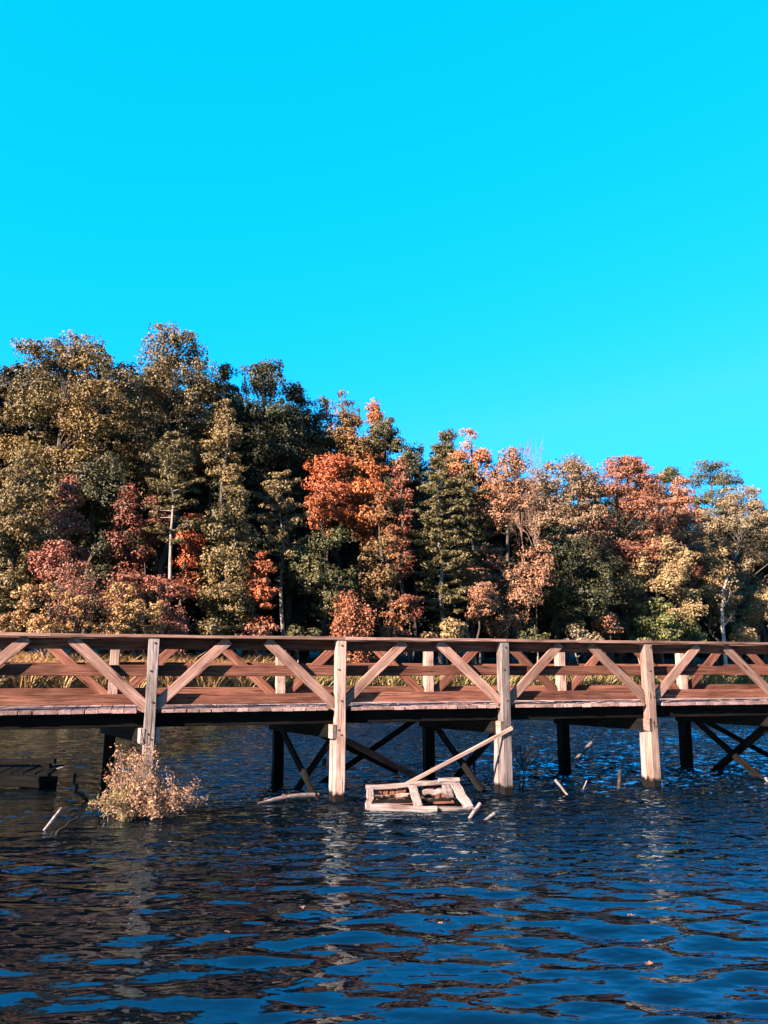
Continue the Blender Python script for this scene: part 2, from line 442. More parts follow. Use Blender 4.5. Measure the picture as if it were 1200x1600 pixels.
# ------------------------------------------------------------------ the footbridge
BAY = 2.44
U = Vector((0.955, 0.296, 0)).normalized()           # along the bridge, to the right and away
N = Vector((-U.y, U.x, 0))                            # across it, away from the camera
UP = Vector((0, 0, 1))
F0 = Vector((-2.92, 10.33, 0))
DECK = 1.22
def bp_(s, v, z): return F0 + U * s + N * v + UP * z     # bridge coordinates: along, across, height

def beam_mesh(name, Lx, w, h, segs=1, ch=0.006, jit=0.0, r=None):
    """chamfered timber along local X, centred; octagonal section"""
    a, b = w / 2, h / 2
    sec = np.array([(-a + ch, -b), (a - ch, -b), (a, -b + ch), (a, b - ch), (a - ch, b), (-a + ch, b), (-a, b - ch), (-a, -b + ch)])
    xs = np.linspace(-Lx / 2, Lx / 2, segs + 1)
    V = []
    for i, x in enumerate(xs):
        o_ = r.normal(size=2) * jit if r is not None and 0 < i < segs else np.zeros(2)
        c_ = (r.normal(size=(8, 2)) * jit * 0.5) if r is not None else 0
        s_ = sec + o_ + c_
        sk = (r.normal(size=8) * jit * 0.8) if (r is not None and i in (0, segs)) else np.zeros(8)
        V.append(np.column_stack([x + sk, s_]))
    V = np.concatenate(V)
    F4 = [(i * 8 + j, i * 8 + (j + 1) % 8, (i + 1) * 8 + (j + 1) % 8, (i + 1) * 8 + j) for i in range(segs) for j in range(8)]
    F3 = []
    e = segs * 8
    for j in range(1, 7):
        F3.append((0, j + 1, j)); F3.append((e, e + j, e + j + 1))
    return mesh_np(name, V, F4, F3)

brng = np.random.default_rng(3)
def beam(name, p0, p1, w, h, face, mat, parent, segs=3, jit=0.003, ch=0.006):
    """timber from p0 to p1; 'face' is the direction its local Y (width w) points along"""
    p0, p1 = Vector(p0), Vector(p1)
    x = (p1 - p0).normalized()
    y = (Vector(face) - x * x.dot(Vector(face))).normalized()
    z = x.cross(y)
    M = Matrix((x, y, z)).transposed().to_4x4()
    M.translation = (p0 + p1) / 2
    o = obj(name, beam_mesh(name, (p1 - p0).length, w, h, segs, ch, jit, brng), mat, parent)
    o.matrix_world = M
    return o

bridge = empty('footbridge', (0, 0, 0))
tag(bridge, 'weathered red brown timber footbridge with braced railings crossing the lake on posts', 'bridge')
T0, T1 = -1, 5
PW = 0.136
PD = 0.152
S_BEG, S_END = (T0 - 0.35) * BAY, (T1 + 0.45) * BAY
SKEW, WIDTH = -0.49, 1.80

# deck planks
plank_meshes = [beam_mesh('plank', WIDTH + 0.04, 0.146, 0.042, 1, 0.003, 0.001, brng) for _ in range(8)]
s = S_BEG
Mb = Matrix((N, U, -UP)).transposed()
while s < S_END:
    pitch = 0.153 + brng.normal() * 0.002
    blocked = any(abs(s - t * BAY) < PW / 2 + 0.075 for t in range(T0, T1 + 1))
    me = plank_meshes[brng.integers(8)]
    o = obj('plank', me, W_DECK, bridge)
    M4 = Mb.to_4x4()
    v0 = 0.03 + brng.normal() * 0.004 + (0.14 if blocked else 0.0)
    M4.translation = bp_(s, v0 + (WIDTH + 0.04) / 2, DECK - 0.022 + brng.normal() * 0.002)
    o.matrix_world = M4 @ Matrix.Rotation(brng.normal() * 0.004, 4, 'Z')
    s += pitch

def railing(off_v, off_s, off_z, front):
    mats = [W_GREY, W_PALE, W_GREY, W_PALE]
    for t in range(T0, T1 + 1):
        c = t * BAY + off_s
        ztop = 2.105 + off_z
        lean = brng.normal() * 0.008
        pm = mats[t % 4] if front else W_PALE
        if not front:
            beam('pile', bp_(c, off_v + PD / 2, -0.9), bp_(c, off_v + PD / 2, 1.17), PD + 0.02, PW + 0.02, N, W_SHADED, bridge, segs=8)  # rear post below the deck, blackened in colour for the deck's shade
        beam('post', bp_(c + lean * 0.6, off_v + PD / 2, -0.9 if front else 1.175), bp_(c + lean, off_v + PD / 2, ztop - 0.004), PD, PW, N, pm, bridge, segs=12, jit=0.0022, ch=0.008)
        # the two diagonal braces of the post
        for sd in (-1, 1):
            lo = bp_(c + sd * 0.098, off_v + 0.086, DECK + off_z + 0.075)
            hi = bp_(c + sd * (0.905 if sd > 0 else 0.945), off_v + 0.086, ztop - 0.055)
            d = (hi - lo).normalized()
            beam('brace', lo - d * 0.055, hi + d * 0.06, 0.040, 0.135, N, W_BRACE if front else W_RED, bridge)
    # rails run behind the posts, jointed at the posts
    cuts = [S_BEG + off_s] + [t * BAY + off_s for t in range(T0, T1 + 1)] + [S_END + off_s]
    for a, b in zip(cuts[:-1], cuts[1:]):
        for nm, z, wd in (('top_rail', 2.037, 0.135), ('middle_rail', 1.70, 0.14), ('lower_rail', 1.338, 0.132)):
            dz0, dz1 = brng.normal(size=2) * 0.004
            beam(nm, bp_(a + 0.003, off_v + PD + 0.040, z + off_z + dz0), bp_(b - 0.003, off_v + PD + 0.040, z + off_z + dz1), 0.042, wd, N, W_RED, bridge, segs=4)
    ccuts = [S_BEG + off_s, -0.5 * BAY + off_s, 1.0 * BAY + off_s + 0.05, 2.0 * BAY + off_s + 0.02, 4.0 * BAY + off_s, S_END + off_s]
    for a, b in zip(ccuts[:-1], ccuts[1:]):
        beam('cap_rail', bp_(a + 0.002, off_v + 0.100, 2.128 + off_z), bp_(b - 0.002, off_v + 0.100, 2.128 + off_z), 0.235, 0.042, N, W_BRACE, bridge, segs=6, jit=0.0025)

def disc_mesh(name, rad, th):
    a_ = np.arange(8) * math.pi / 4
    V = np.concatenate([np.stack([rad * np.cos(a_), 0 * a_, rad * np.sin(a_)], -1), np.stack([rad * .8 * np.cos(a_), 0 * a_ - th, rad * .8 * np.sin(a_)], -1)])
    return mesh_np(name, V, [(i, (i + 1) % 8, 8 + (i + 1) % 8, 8 + i) for i in range(8)], [(8, 8 + i, 9 + i) for i in range(1, 7)])
bolt_me = disc_mesh('bolt', 0.014, 0.010)
RUST = bark_mat('rusty_bolt', (0.010, 0.006, 0.004), (0.035, 0.018, 0.010), 60)
for t in range(T0, T1 + 1):
    for ds, zz in ((0.015, 2.04), (-0.02, 1.70), (0.02, 1.30), (-0.015, 0.93), (0.02, 0.87)):
        o = obj('bolt', bolt_me, RUST, bridge)
        M4 = Matrix((U, N, UP)).transposed().to_4x4(); M4.translation = bp_(t * BAY + ds, -0.001, zz + brng.normal() * 0.01)
        o.matrix_world = M4
railing(0.0, 0.0, 0.0, True)
railing(WIDTH, SKEW, 0.05, False)

# stringers under the planks
for v in (0.20, 0.78, 1.36, 1.74):
    beam('stringer', bp_(S_BEG, v, 1.088), bp_(S_END, v, 1.088), 0.05, 0.178, N, W_SHADED, bridge, segs=10)
# short piles sistered behind the front posts below the cross beams
for t in range(T0, T1 + 1):
    beam('sister_pile', bp_(t * BAY - 0.012 - 0.03 * (t == 2), PD + 0.085, -0.9), bp_(t * BAY - 0.004, PD + 0.085, 0.80), 0.13, 0.12, N, W_GREY, bridge, segs=8, jit=0.003)
# clamped cross beams of every bent, and the cross bracing
for t in range(T0, T1 + 1):
    f = bp_(t * BAY, PW / 2, 0); r_ = bp_(t * BAY + SKEW, WIDTH + PW / 2, 0)
    d = (r_ - f).normalized(); side = Vector((d.y, -d.x, 0))
    for sd in (-1, 1):
        o_ = side * sd * 0.096
        beam('lit_beam_end', f - d * 0.06 + o_ + UP * 0.905, f + d * 0.055 + o_ + UP * 0.905, 0.05, 0.18, side, W_PALE, bridge)  # sunlit front end of the cross beam, brightness put into paler timber
        beam('cross_beam', f + d * 0.06 + o_ + UP * 0.905, r_ + d * 0.10 + o_ + UP * 0.905, 0.045, 0.175, side, W_SHADED, bridge)
    if t in (1, 2, 4):
        for sd, (a, b) in ((-1, (0.12, 0.85)), (1, (0.85, 0.12))):
            p = f.lerp(r_, a) + side * sd * 0.10; q = f.lerp(r_, b) + side * sd * 0.10
            beam('cross_brace', p + UP * -0.15, q + UP * 0.88, 0.04, 0.10, side, W_SHADED, bridge)
for t in (1, 4):
    a = bp_(t * BAY + SKEW, WIDTH + PW + 0.03, 0); b = bp_((t + 1) * BAY + SKEW, WIDTH + PW + 0.03, 0)
    beam('long_brace', a + U * 0.10 + UP * 1.0, a.lerp(b, 0.80) + UP * 0.12, 0.04, 0.085, N, W_SHADED, bridge)
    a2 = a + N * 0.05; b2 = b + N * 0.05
    beam('long_brace', b2 - U * 0.02 + UP * 1.02, a2.lerp(b2, 0.24) + UP * -0.1, 0.04, 0.085, N, W_SHADED, bridge)
# front bay between the second and third post: two loosened braces still nailed at one end
p = at(533, 1152, 11.09); q = on_plane(700, 1240, -0.02)
o = beam('loose_brace', bp_(BAY + 0.03, PW + 0.03, p.z), Vector((q.x, q.y + 0.35, -0.05)), 0.04, 0.085, N, W_RED, bridge)
o['label'] = 'red brown loosened brace sloping down from the second post'
p = at(800, 1138, 11.72); q = at(606, 1241, 11.25)
o = beam('loose_brace', bp_(2 * BAY + 0.07, -0.03, p.z), q, 0.035, 0.052, N, W_PALE, bridge)
o['label'] = 'long pale loosened brace leaning from post down behind the wreck'

# ------------------------------------------------------------------ flotsam around the bridge
wreck_c = on_plane(655, 1266)
def w_(x, d, z): return Vector((wreck_c.x, wreck_c.y, 0)) + Vector((x, d, z * 0.85 - 0.01))
wreck = empty('wooden_wreckage', (wreck_c.x, wreck_c.y, 0))
tag(wreck, 'bleached broken crate like timber frame half sunk between the posts', 'wreckage')
bpy.context.view_layer.update()
def wb(name, p0, p1, w, h, face, mat): return beam(name, w_(*p0), w_(*p1), w, h, face, mat, wreck, segs=4, jit=0.006, ch=0.008)
# near edge low in the water, far edge propped up; frame plane slopes up and away
SL = Vector((0, -0.45, 0.9))
wb('bottom_board', (-0.60, -0.03, 0.045), (0.22, 0.0, 0.005), 0.06, 0.10, (0, 1, 0.3), W_BLEACH)
wb('bottom_board', (-0.02, 0.02, 0.022), (0.63, 0.06, -0.012), 0.05, 0.085, (0, 1, 0.3), W_BLEACH)
wb('side_board', (-0.62, 0.05, 0.02), (-0.62, 0.60, 0.19), 0.09, 0.045, (1, 0, 0), W_BLEACH)
wb('top_board', (-0.68, 0.62, 0.235), (0.02, 0.62, 0.265), 0.045, 0.06, (0, 1, 0), W_BLEACH)
wb('top_board', (-0.10, 0.60, 0.275), (0.53, 0.60, 0.315), 0.045, 0.06, (0, 1, 0), W_BLEACH)
wb('top_board', (0.28, 0.58, 0.34), (0.56, 0.58, 0.35), 0.045, 0.05, (0, 1, 0), W_BLEACH)
wb('middle_post', (-0.02, 0.03, 0.085), (-0.06, 0.58, 0.245), 0.11, 0.04, (1, 0, 0), W_BLEACH)
wb('side_board', (0.62, 0.04, 0.03), (0.49, 0.60, 0.29), 0.13, 0.04, (1, 0, 0), W_BLEACH)
wb('end_block', (0.40, 0.30, 0.16), (0.38, 0.56, 0.26), 0.11, 0.05, (1, 0, 0), W_BLEACH)
wb('slat', (-0.58, 0.40, 0.125), (-0.10, 0.40, 0.155), 0.035, 0.045, (0, 1, 0), W_PALE)
wb('slat', (-0.58, 0.24, 0.085), (-0.08, 0.24, 0.10), 0.035, 0.05, (0, 1, 0), W_PALE)
wb('slat', (0.06, 0.44, 0.18), (0.36, 0.44, 0.21), 0.035, 0.06, (0, 1, 0), W_BLEACH)
wb('slat', (0.04, 0.26, 0.10), (0.42, 0.26, 0.125), 0.035, 0.05, (0, 1, 0), W_PALE)
for i, x in enumerate((-0.50, -0.42, -0.33, -0.25, -0.18, 0.10, 0.19, 0.27, 0.36, 0.44)):
    wb('back_board', (x, 0.70, -0.05), (x + 0.01, 0.655, 0.19 + 0.012 * (i % 3) + 0.05 * (x + 0.5)), 0.072, 0.022, (1, 0, 0), W_RED)
wb('floor_board', (-0.58, 0.50, 0.02), (0.46, 0.52, 0.03), 0.20, 0.025, (0, 1, 0), W_RED)

def stick(name, a, b, r0, r1, mat, label, cat='stick', group=None, bend=0.02, sides=7):
    a, b = np.array(a, float), np.array(b, float)
    base = a.copy()
    tb = Tubes(); k = 7
    tb.add(wobble(a - base, b - base, k, bend * np.linalg.norm(b - a) * 0.25, brng), np.linspace(r0, r1, k), sides)
    o_ = obj(name, tb.mesh(name), mat, loc=tuple(base))
    return tag(o_, label, cat, group)

# bent pale pole floating beside the second post, with two small rings
c0 = on_plane(402, 1257); c1 = on_plane(497, 1247)
tb = Tubes()
tt = np.linspace(0, 1, 12)
pts = np.outer(1 - tt, np.array(c0)) + np.outer(tt, np.array(c1))
pts[:, 2] = 0.0 + 0.045 * np.sin(tt * 2.6) + 0.01
base = np.array(c0)
tb.add(pts - base, np.interp(tt, [0, 0.25, 1], [0.008, 0.027, 0.036]), 8)
pole = tag(obj('driftwood_pole', tb.mesh('driftwood_pole'), W_BLEACH, loc=tuple(base)), 'bent bleached pole with two small rings floating left of the second post', 'pole')
for pxl, pyl, dz in ((416, 1252, 0.03), (443, 1241, 0.075)):
    tb = Tubes(); th = np.linspace(0, 2 * math.pi, 15)
    ctr = np.array(on_plane(pxl, 1254)) - base; ctr[2] = dz
    tb.add(np.stack([ctr[0] + 0.025 * np.cos(th), ctr[1] + 0 * th, ctr[2] + 0.025 * np.sin(th)], -1), np.full(15, 0.006), 6)
    obj('ring', tb.mesh('ring'), W_BRACE, pole)

def px_stick(a, b, lift, r0, r1, mat, label, sink=0.06, **k):
    """stick rising from the water at pixel a; its free end leans to pixel b at the same depth"""
    A = on_plane(*a); B = at(b[0], b[1], A.y + lift)
    A = A - (B - A).normalized() * sink
    return stick('stick', A, B, r0, r1, mat, label, **k)
px_stick((70, 1297), (96, 1263), 0.25, 0.020, 0.018, W_BLEACH, 'pale stick poking out of the dark water near the sunken timbers')
px_stick((736, 1275), (750, 1256), 0.15, 0.022, 0.026, W_BLEACH, 'short pale stick floating against the corner of the broken frame')
px_stick((760, 1281), (772, 1272), 0.12, 0.020, 0.024, W_BLEACH, 'shortest pale stick floating before the third post')
px_stick((899, 1187), (924, 1161), 0.5, 0.035, 0.040, W_BLEACH, 'pale broken board end jutting up beyond the bridge')
px_stick((885, 1240), (868, 1219), 0.2, 0.014, 0.022, W_BLEACH, 'pale splintered stick at the foot of a dark rear post')
px_stick((911, 1233), (917, 1220), 0.1, 0.008, 0.008, W_BLEACH, 'thin pale reed stub right of the splintered stick')
px_stick((967, 1231), (969, 1203), 0.03, 0.030, 0.026, W_DARK, 'dark upright stake left of the fourth post')
px_stick((506, 1199), (507, 1185), 0.02, 0.038, 0.036, W_DARK, 'dark stump standing in water behind the second post')
px_stick((704, 1226), (673, 1199), 0.15, 0.022, 0.030, W_BRACE, 'short grey board leaning across the long pale brace')
px_stick((1200, 1222), (1196, 1216), 0.1, 0.02, 0.02, W_BLEACH, 'pale stub at the edge of the picture beyond the bridge')
px_stick((138, 1252), (117, 1211), 0.3, 0.030, 0.022, TWIG_DARK, 'dark bent stick rising beside the sunken timbers', bend=0.3)
px_stick((92, 1302), (122, 1276), 0.35, 0.018, 0.012, TWIG_DARK, 'thin dark stick lying low right of the pale stick', bend=0.2)

# half sunk timbers under the bridge at the left, its shade put into their colour
sk = on_plane(0, 1229)
sunk = empty('sunken_platform', (sk.x, sk.y, 0))
tag(sunk, 'half sunk platform of old timbers shaded black under the bridge', 'platform')
bpy.context.view_layer.update()
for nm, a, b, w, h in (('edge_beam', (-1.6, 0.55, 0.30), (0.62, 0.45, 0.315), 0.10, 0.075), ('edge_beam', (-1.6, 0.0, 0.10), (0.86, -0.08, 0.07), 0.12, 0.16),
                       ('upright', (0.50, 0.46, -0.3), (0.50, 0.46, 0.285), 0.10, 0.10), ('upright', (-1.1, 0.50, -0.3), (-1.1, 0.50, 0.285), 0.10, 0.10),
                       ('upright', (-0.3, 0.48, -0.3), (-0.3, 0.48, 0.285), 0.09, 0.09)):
    beam(nm, sk + Vector(a), sk + Vector(b), w, h, (0, 1, 0), W_SHADED, sunk, segs=5, jit=0.006)
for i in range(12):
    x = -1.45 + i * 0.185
    beam('plank', sk + Vector((x, 0.07, 0.165 + brng.normal() * 0.008)), sk + Vector((x + 0.01, 0.70, 0.225 + brng.normal() * 0.01)), 0.165, 0.035, (1, 0, 0), W_SHADED, sunk, segs=2)
tb = Tubes()
tb.add([(0, 0, 0), (0.04, 0.01, 0.012), (0.09, 0.0, 0.02), (0.13, 0.01, 0.035)], [0.012, 0.024, 0.017, 0.004], 6)
tag(obj('foam_scrap', tb.mesh('foam_scrap'), W_BLEACH, loc=tuple(sk + Vector((0.70, 0.32, 0.22)))), 'small white scrap caught on the sunken platform', 'scrap')
bpy.context.view_layer.update()

# ------------------------------------------------------------------ foliage builders
def leaves(C, size, nrm, r, aspect=0.34, fold=0.12):
    """diamond leaves, folded along the midrib"""
    k = len(C)
    nrm = nrm / (np.linalg.norm(nrm, axis=1, keepdims=True) + 1e-9)
    t = r.normal(size=(k, 3)); t -= nrm * (t * nrm).sum(1, keepdims=True); t /= np.linalg.norm(t, axis=1, keepdims=True) + 1e-9
    b = np.cross(nrm, t)
    s = size[:, None]
    V = np.stack([C - t * s * 0.5, C + b * s * aspect + nrm * s * fold, C + t * s * 0.5, C - b * s * aspect + nrm * s * fold], 1).reshape(-1, 3)
    return V, np.arange(4 * k).reshape(-1, 4)

def sphere_dirs(k, r):
    d = r.normal(size=(k, 3)); return d / np.linalg.norm(d, axis=1, keepdims=True)

PROF = {
    'oak': ([0, .12, .35, .6, .8, .93, 1.0], [.35, .70, 1.0, .98, .82, .58, .25]),
    'round': ([0, .15, .45, .7, .88, 1.0], [.40, .80, 1.0, .88, .55, .15]),
    'column': ([0, .1, .3, .55, .75, .9, 1.0], [.55, .85, 1.0, .85, .62, .35, .08]),
    'airy': ([0, .15, .4, .65, .85, 1.0], [.30, .65, .95, 1.0, .70, .25]),
}

def crown_mesh(name, rx, ry, h, shape, leaf, r, density=1.0, clump=0.9, hollow=0.5):
    """clumped leaf crown, origin at crown base centre; returns mesh and clump centres"""
    zt, rt = PROF[shape]
    vol_area = 2 * math.pi * math.sqrt(rx * ry) * h * 0.75
    K = max(16, int(vol_area / (clump * clump * 1.5)))
    ph = r.random(6) * 6.283
    tz = np.sort(r.random(K * 3)); pr = np.interp(tz, zt, rt)
    tz = tz[r.random(K * 3) < (pr + 0.22) / 1.22][:]
    tz = r.choice(tz, K)
    pr = np.interp(tz, zt, rt)
    th = r.random(K) * 6.283
    lob_a = 1.7 if shape == 'round' else 1.15
    lob = 1 + lob_a * (0.22 * np.sin(2 * th + ph[0] + 3 * tz) + 0.16 * np.sin(3 * th + ph[1] - 6 * tz) + 0.16 * np.sin(9 * tz + ph[2] + th))
    rho = pr * lob * (hollow + (1 - hollow) * np.sqrt(r.random(K)))
    cl = clump * (0.45 + 0.8 * r.random(K)) * (0.75 + 0.25 * pr)
    C = np.stack([np.maximum(rx - cl * .5, rx * .4) * rho * np.cos(th), np.maximum(ry - cl * .5, ry * .4) * rho * np.sin(th), tz * (h - clump * 0.5)], -1)
    # clumps gather into boughs, with shaded hollows between the boughs
    nb = max(6, K // 5)
    cen = C[r.permutation(K)[:nb]]
    own = np.argmin(((C[:, None, :] - cen[None]) ** 2 * np.array([1, 1, 1.6])).sum(-1), 1)
    pull = ((0.34 if shape != 'airy' else 0.22) * np.interp(tz, [0, 0.6, 0.9], [1.0, 1.0, 0.3]))[:, None]
    C = C + (cen[own] - C) * pull
    C[:, 2] -= 0.10 * np.hypot(C[:, 0] - cen[own][:, 0], C[:, 1] - cen[own][:, 1])     # boughs droop at their ends
    per = np.maximum(10, (density * 10.0 * cl ** 2 / (leaf ** 2)).astype(int))
    idx = np.repeat(np.arange(K), per); k = len(idx)
    d = sphere_dirs(k, r); rr = cl[idx] * r.random(k) ** 0.36
    # uneven clumps: leaves gather on sprays inside each clump
    P = C[idx] + d * rr[:, None] * np.array([1, 1, 0.62])
    P += 0.18 * cl[idx][:, None] * np.sin(P * 3.1 / max(leaf * 4, .3) + 2 * idx[:, None])
    nr = d * 1.0 + np.array([0, 0, 0.30]) + r.normal(size=(k, 3)) * 0.42
    sz = leaf * (0.65 + 0.7 * r.random(k))
    V, F = leaves(P, sz, nr, r)
    ctint = np.clip(0.65 * r.random(nb)[own] + 0.5 * r.random(K) - 0.08, 0, 1)
    tint = np.clip(ctint[idx] + r.normal(size=k) * 0.15, 0, 1)
    return mesh_np(name, V, F, tint=tint), C

def trunk_mesh(name, base_z, top, C, r, rad, lean=0.3, limb_every=3, sides=7):
    """trunk from 0 up to 'top' with limbs to some clump centres C (already in tree space)"""
    tb = Tubes()
    p = wobble((0, 0, -0.4), (r.normal() * lean, r.normal() * lean, top), 9, 0.018 * top, r)
    tt = np.linspace(0, 1, 9)
    rad_a = rad * (1 - 0.82 * tt); rad_a[0] *= 1.35
    tb.add(p, rad_a, sides)
    for c in C[::limb_every]:
        hz = max(base_z * 0.8, c[2] - 0.55 * math.hypot(c[0], c[1]) - 0.3)
        f = np.clip((hz + 0.4) / (top + 0.4), 0.05, 0.96)
        a = np.array([np.interp(f, tt, p[:, i]) for i in range(3)])
        r0 = rad * (1 - 0.82 * f) * 0.55
        mid = (a + c) / 2 + np.array([0, 0, 0.12 * np.linalg.norm(c - a)]) + r.normal(size=3) * 0.1
        tb.add(np.array([a, mid, c]), [r0, r0 * 0.6, r0 * 0.2], 4)
    return tb.mesh(name)

def tree_at(px, off):
    Yd = shore(px) + off
    Xp = (px - 600) / F_EFF * Yd
    return Xp, Yd, float(ground_z(Xp, Yd))

def z_of(py, Yd): return H + ray(600, py)[1] * Yd

def deciduous(name, px, off, top, w, bot, shape, mat, label, cat='tree', density=1.0, leaf=None, clump=None, group=None, bark=None, hollow=0.5, seed=0):
    r = np.random.default_rng(int(px * 13 + top * 7 + seed))
    Xp, Yd, gz = tree_at(px, off)
    zt = z_of(top, Yd); zb = max(z_of(bot, Yd), gz + 0.15)
    rx = w / 2 / F_EFF * Yd
    h = (zt - zb) * 1.02
    lf = leaf or (0.10 + 0.0013 * Yd)
    cl = clump or min(1.3, 0.30 * rx + 0.20 + 0.002 * Yd)
    root = empty(name, (Xp, Yd, gz))
    tag(root, label, cat, group)
    cm, C = crown_mesh('crown', rx, min(rx * 1.0, 4.5), h, shape, lf, r, density, cl, hollow)
    obj('crown', cm, L[mat], root, (0, 0, zb - gz))
    C2 = C + np.array([0, 0, zb - gz])
    tm = trunk_mesh('trunk', zb - gz, zb - gz + h * (0.68 if shape in ('oak', 'airy') else 0.8), C2, r, 0.045 + 0.0125 * (zt - gz), 0.3)
    obj('trunk', tm, bark or BARK, root)
    return root

def pine(name, px, off, top, w, bot, mat, label, dense=1.0, group=None, seed=0, bark=None):
    """whorls of drooping-then-rising boughs carrying flat needle pads, open lower trunk"""
    r = np.random.default_rng(int(px * 17 + top * 3 + seed))
    Xp, Yd, gz = tree_at(px, off)
    zt = z_of(top, Yd) - gz; zb = max(z_of(bot, Yd) - gz, 0.4)
    rx = w / 2 / F_EFF * Yd
    root = empty(name, (Xp, Yd, gz)); tag(root, label, 'pine', group)
    tb = Tubes(); rad = 0.03 + 0.011 * zt
    tp = wobble((0, 0, -0.4), (r.normal() * 0.25, r.normal() * 0.2, zt - 0.3), 9, 0.01 * zt, r)
    tt = np.linspace(0, 1, 9); tb.add(tp, rad * (1 - 0.88 * tt), 7)
    P, Nn, S, Ti = [], [], [], []
    nl = max(6, int((zt - zb) / (0.62 + 0.05 * rx)))
    for i in range(nl):
        f = i / (nl - 1)
        z = zb + (zt - zb - 0.35) * f
        reach = rx * (np.interp(f, [0, .12, .4, .75, .92, 1], [.62, .95, 1.0, .72, .42, .16])) 
        nb = int(round((3.4 + 2.2 * (1 - abs(f - .5))) * dense))
        a0 = r.random() * 6.283
        for j in range(nb):
            if f < 0.3 and r.random() < 0.22: continue
            th = a0 + j * 6.283 / nb + r.normal() * 0.3
            ln = reach * (0.6 + 0.5 * r.random())
            zz = z + r.normal() * 0.18
            q = np.clip((zz + .4) / (zt + .1), 0, 1)
            a = np.array([np.interp(q, tt, tp[:, m_]) for m_ in range(3)])
            tip = a + np.array([math.cos(th) * ln, math.sin(th) * ln, ln * (0.10 + 0.35 * f)])
            mid = (a + tip) / 2 - np.array([0, 0, 0.05 * ln])
            tb.add(np.array([a, mid, tip]), [0.018 + 0.008 * ln, 0.012 + .003 * ln, 0.006], 4)
            # pads of needle tufts along the outer part of the bough
            npad = max(2, int(ln / 0.42))
            for m_ in range(npad):
                g = 0.28 + 0.72 * (m_ + r.random()) / npad
                c = (1 - g) ** 2 * a + 2 * g * (1 - g) * mid + g * g * tip
                pr = (0.24 + 0.20 * r.random()) * (0.75 + 0.12 * rx)
                c = c + np.array([r.normal() * .18, r.normal() * .18, 0.06])
                kk = int(46 * dense ** 0.3)
                d = sphere_dirs(kk, r)
                P.append(c + d * pr * np.array([1.15, 1.15, 0.50]) * (r.random((kk, 1)) ** .45))
                Nn.append(d * 0.5 + r.normal(size=(kk, 3)) * 0.6 + np.array([0, 0, .55])); S.append(np.full(kk, 0.20 + 0.0011 * Yd) * (.7 + .6 * r.random(kk)))
                Ti.append(np.clip(np.full(kk, r.random()) + r.normal(size=kk) * .2, 0, 1))
    P, Nn, S, Ti = map(np.concatenate, (P, Nn, S, Ti))
    V, F = leaves(P, S, Nn, r, aspect=0.17, fold=0.03)
    obj('trunk', tb.mesh('trunk'), bark or BARK_PINE, root)
    obj('crown', mesh_np('crown', V, F, tint=Ti), L[mat], root)
    return root

def branching(tb, p, d, ln, rad, depth, r, spread=0.5, tips=None, up=0.12, sides=4):
    q = p + d * ln
    mid = (p + q) / 2 + r.normal(size=3) * ln * 0.06
    tb.add(np.array([p, mid, q]), [rad, rad * 0.82, rad * 0.62], sides)
    if depth == 0:
        if tips is not None: tips.append(q)
        return
    for _ in range(2 + (r.random() < 0.55)):
        nd = d + r.normal(size=3) * spread + np.array([0, 0, up]); nd /= np.linalg.norm(nd)
        branching(tb, q if r.random() < 0.7 else (p + q) / 2, nd, ln * (0.62 + 0.25 * r.random()), max(rad * 0.66, 0.0035 if rad < 0.03 else 0.022), depth - 1, r, spread, tips, up, sides=3 if depth < 3 else 4)

def bare(name, px, off, top, w, mat, leafm, label, cat='tree', depth=6, stems=1, density=1.0, leaf=None, rad=None, spread=0.42, group=None):
    r = np.random.default_rng(int(px * 7 + top))
    Xp, Yd, gz = tree_at(px, off)
    h = z_of(top, Yd) - gz; rx = w / 2 / F_EFF * Yd
    root = empty(name, (Xp, Yd, gz)); tag(root, label, cat, group)
    tb = Tubes(); tips = []
    for s_ in range(stems):
        a = r.normal(size=2) * (0.25 if stems > 1 else 0.03)
        d = np.array([a[0], a[1], 1.0]); d /= np.linalg.norm(d)
        p0 = np.array([r.normal() * rx * .25 * (stems > 1), r.normal() * .3 * (stems > 1), -0.2])
        branching(tb, p0, d, h * 0.24, (rad or 0.011 * h + .012), depth, r, spread, tips)
    V = np.concatenate(tb.V); fac = np.array([rx / (np.abs(V[:, 0]).max() + .01), rx / (np.abs(V[:, 1]).max() + .01), h / V[:, 2].max()])
    tb.V = [V * fac]; tb.F = [np.concatenate(tb.F)]
    obj('branches', tb.mesh('branches'), mat, root)
    if density > 0:
        T = np.array(tips) * fac
        k = int(9 * density)
        P = np.repeat(T, k, 0) + r.normal(size=(len(T) * k, 3)) * 0.035 * h * np.array([1, 1, .8])
        V, F = leaves(P, (leaf or 0.15) * (0.6 + .8 * r.random(len(P))), r.normal(size=P.shape) + np.array([0, -.2, .4]), r)
        ti = np.clip(np.repeat(r.random(len(T)), k) + r.normal(size=len(P)) * .2, 0, 1)
        obj('leaves', mesh_np('leaves', V, F, tint=ti), leafm, root)
    return root

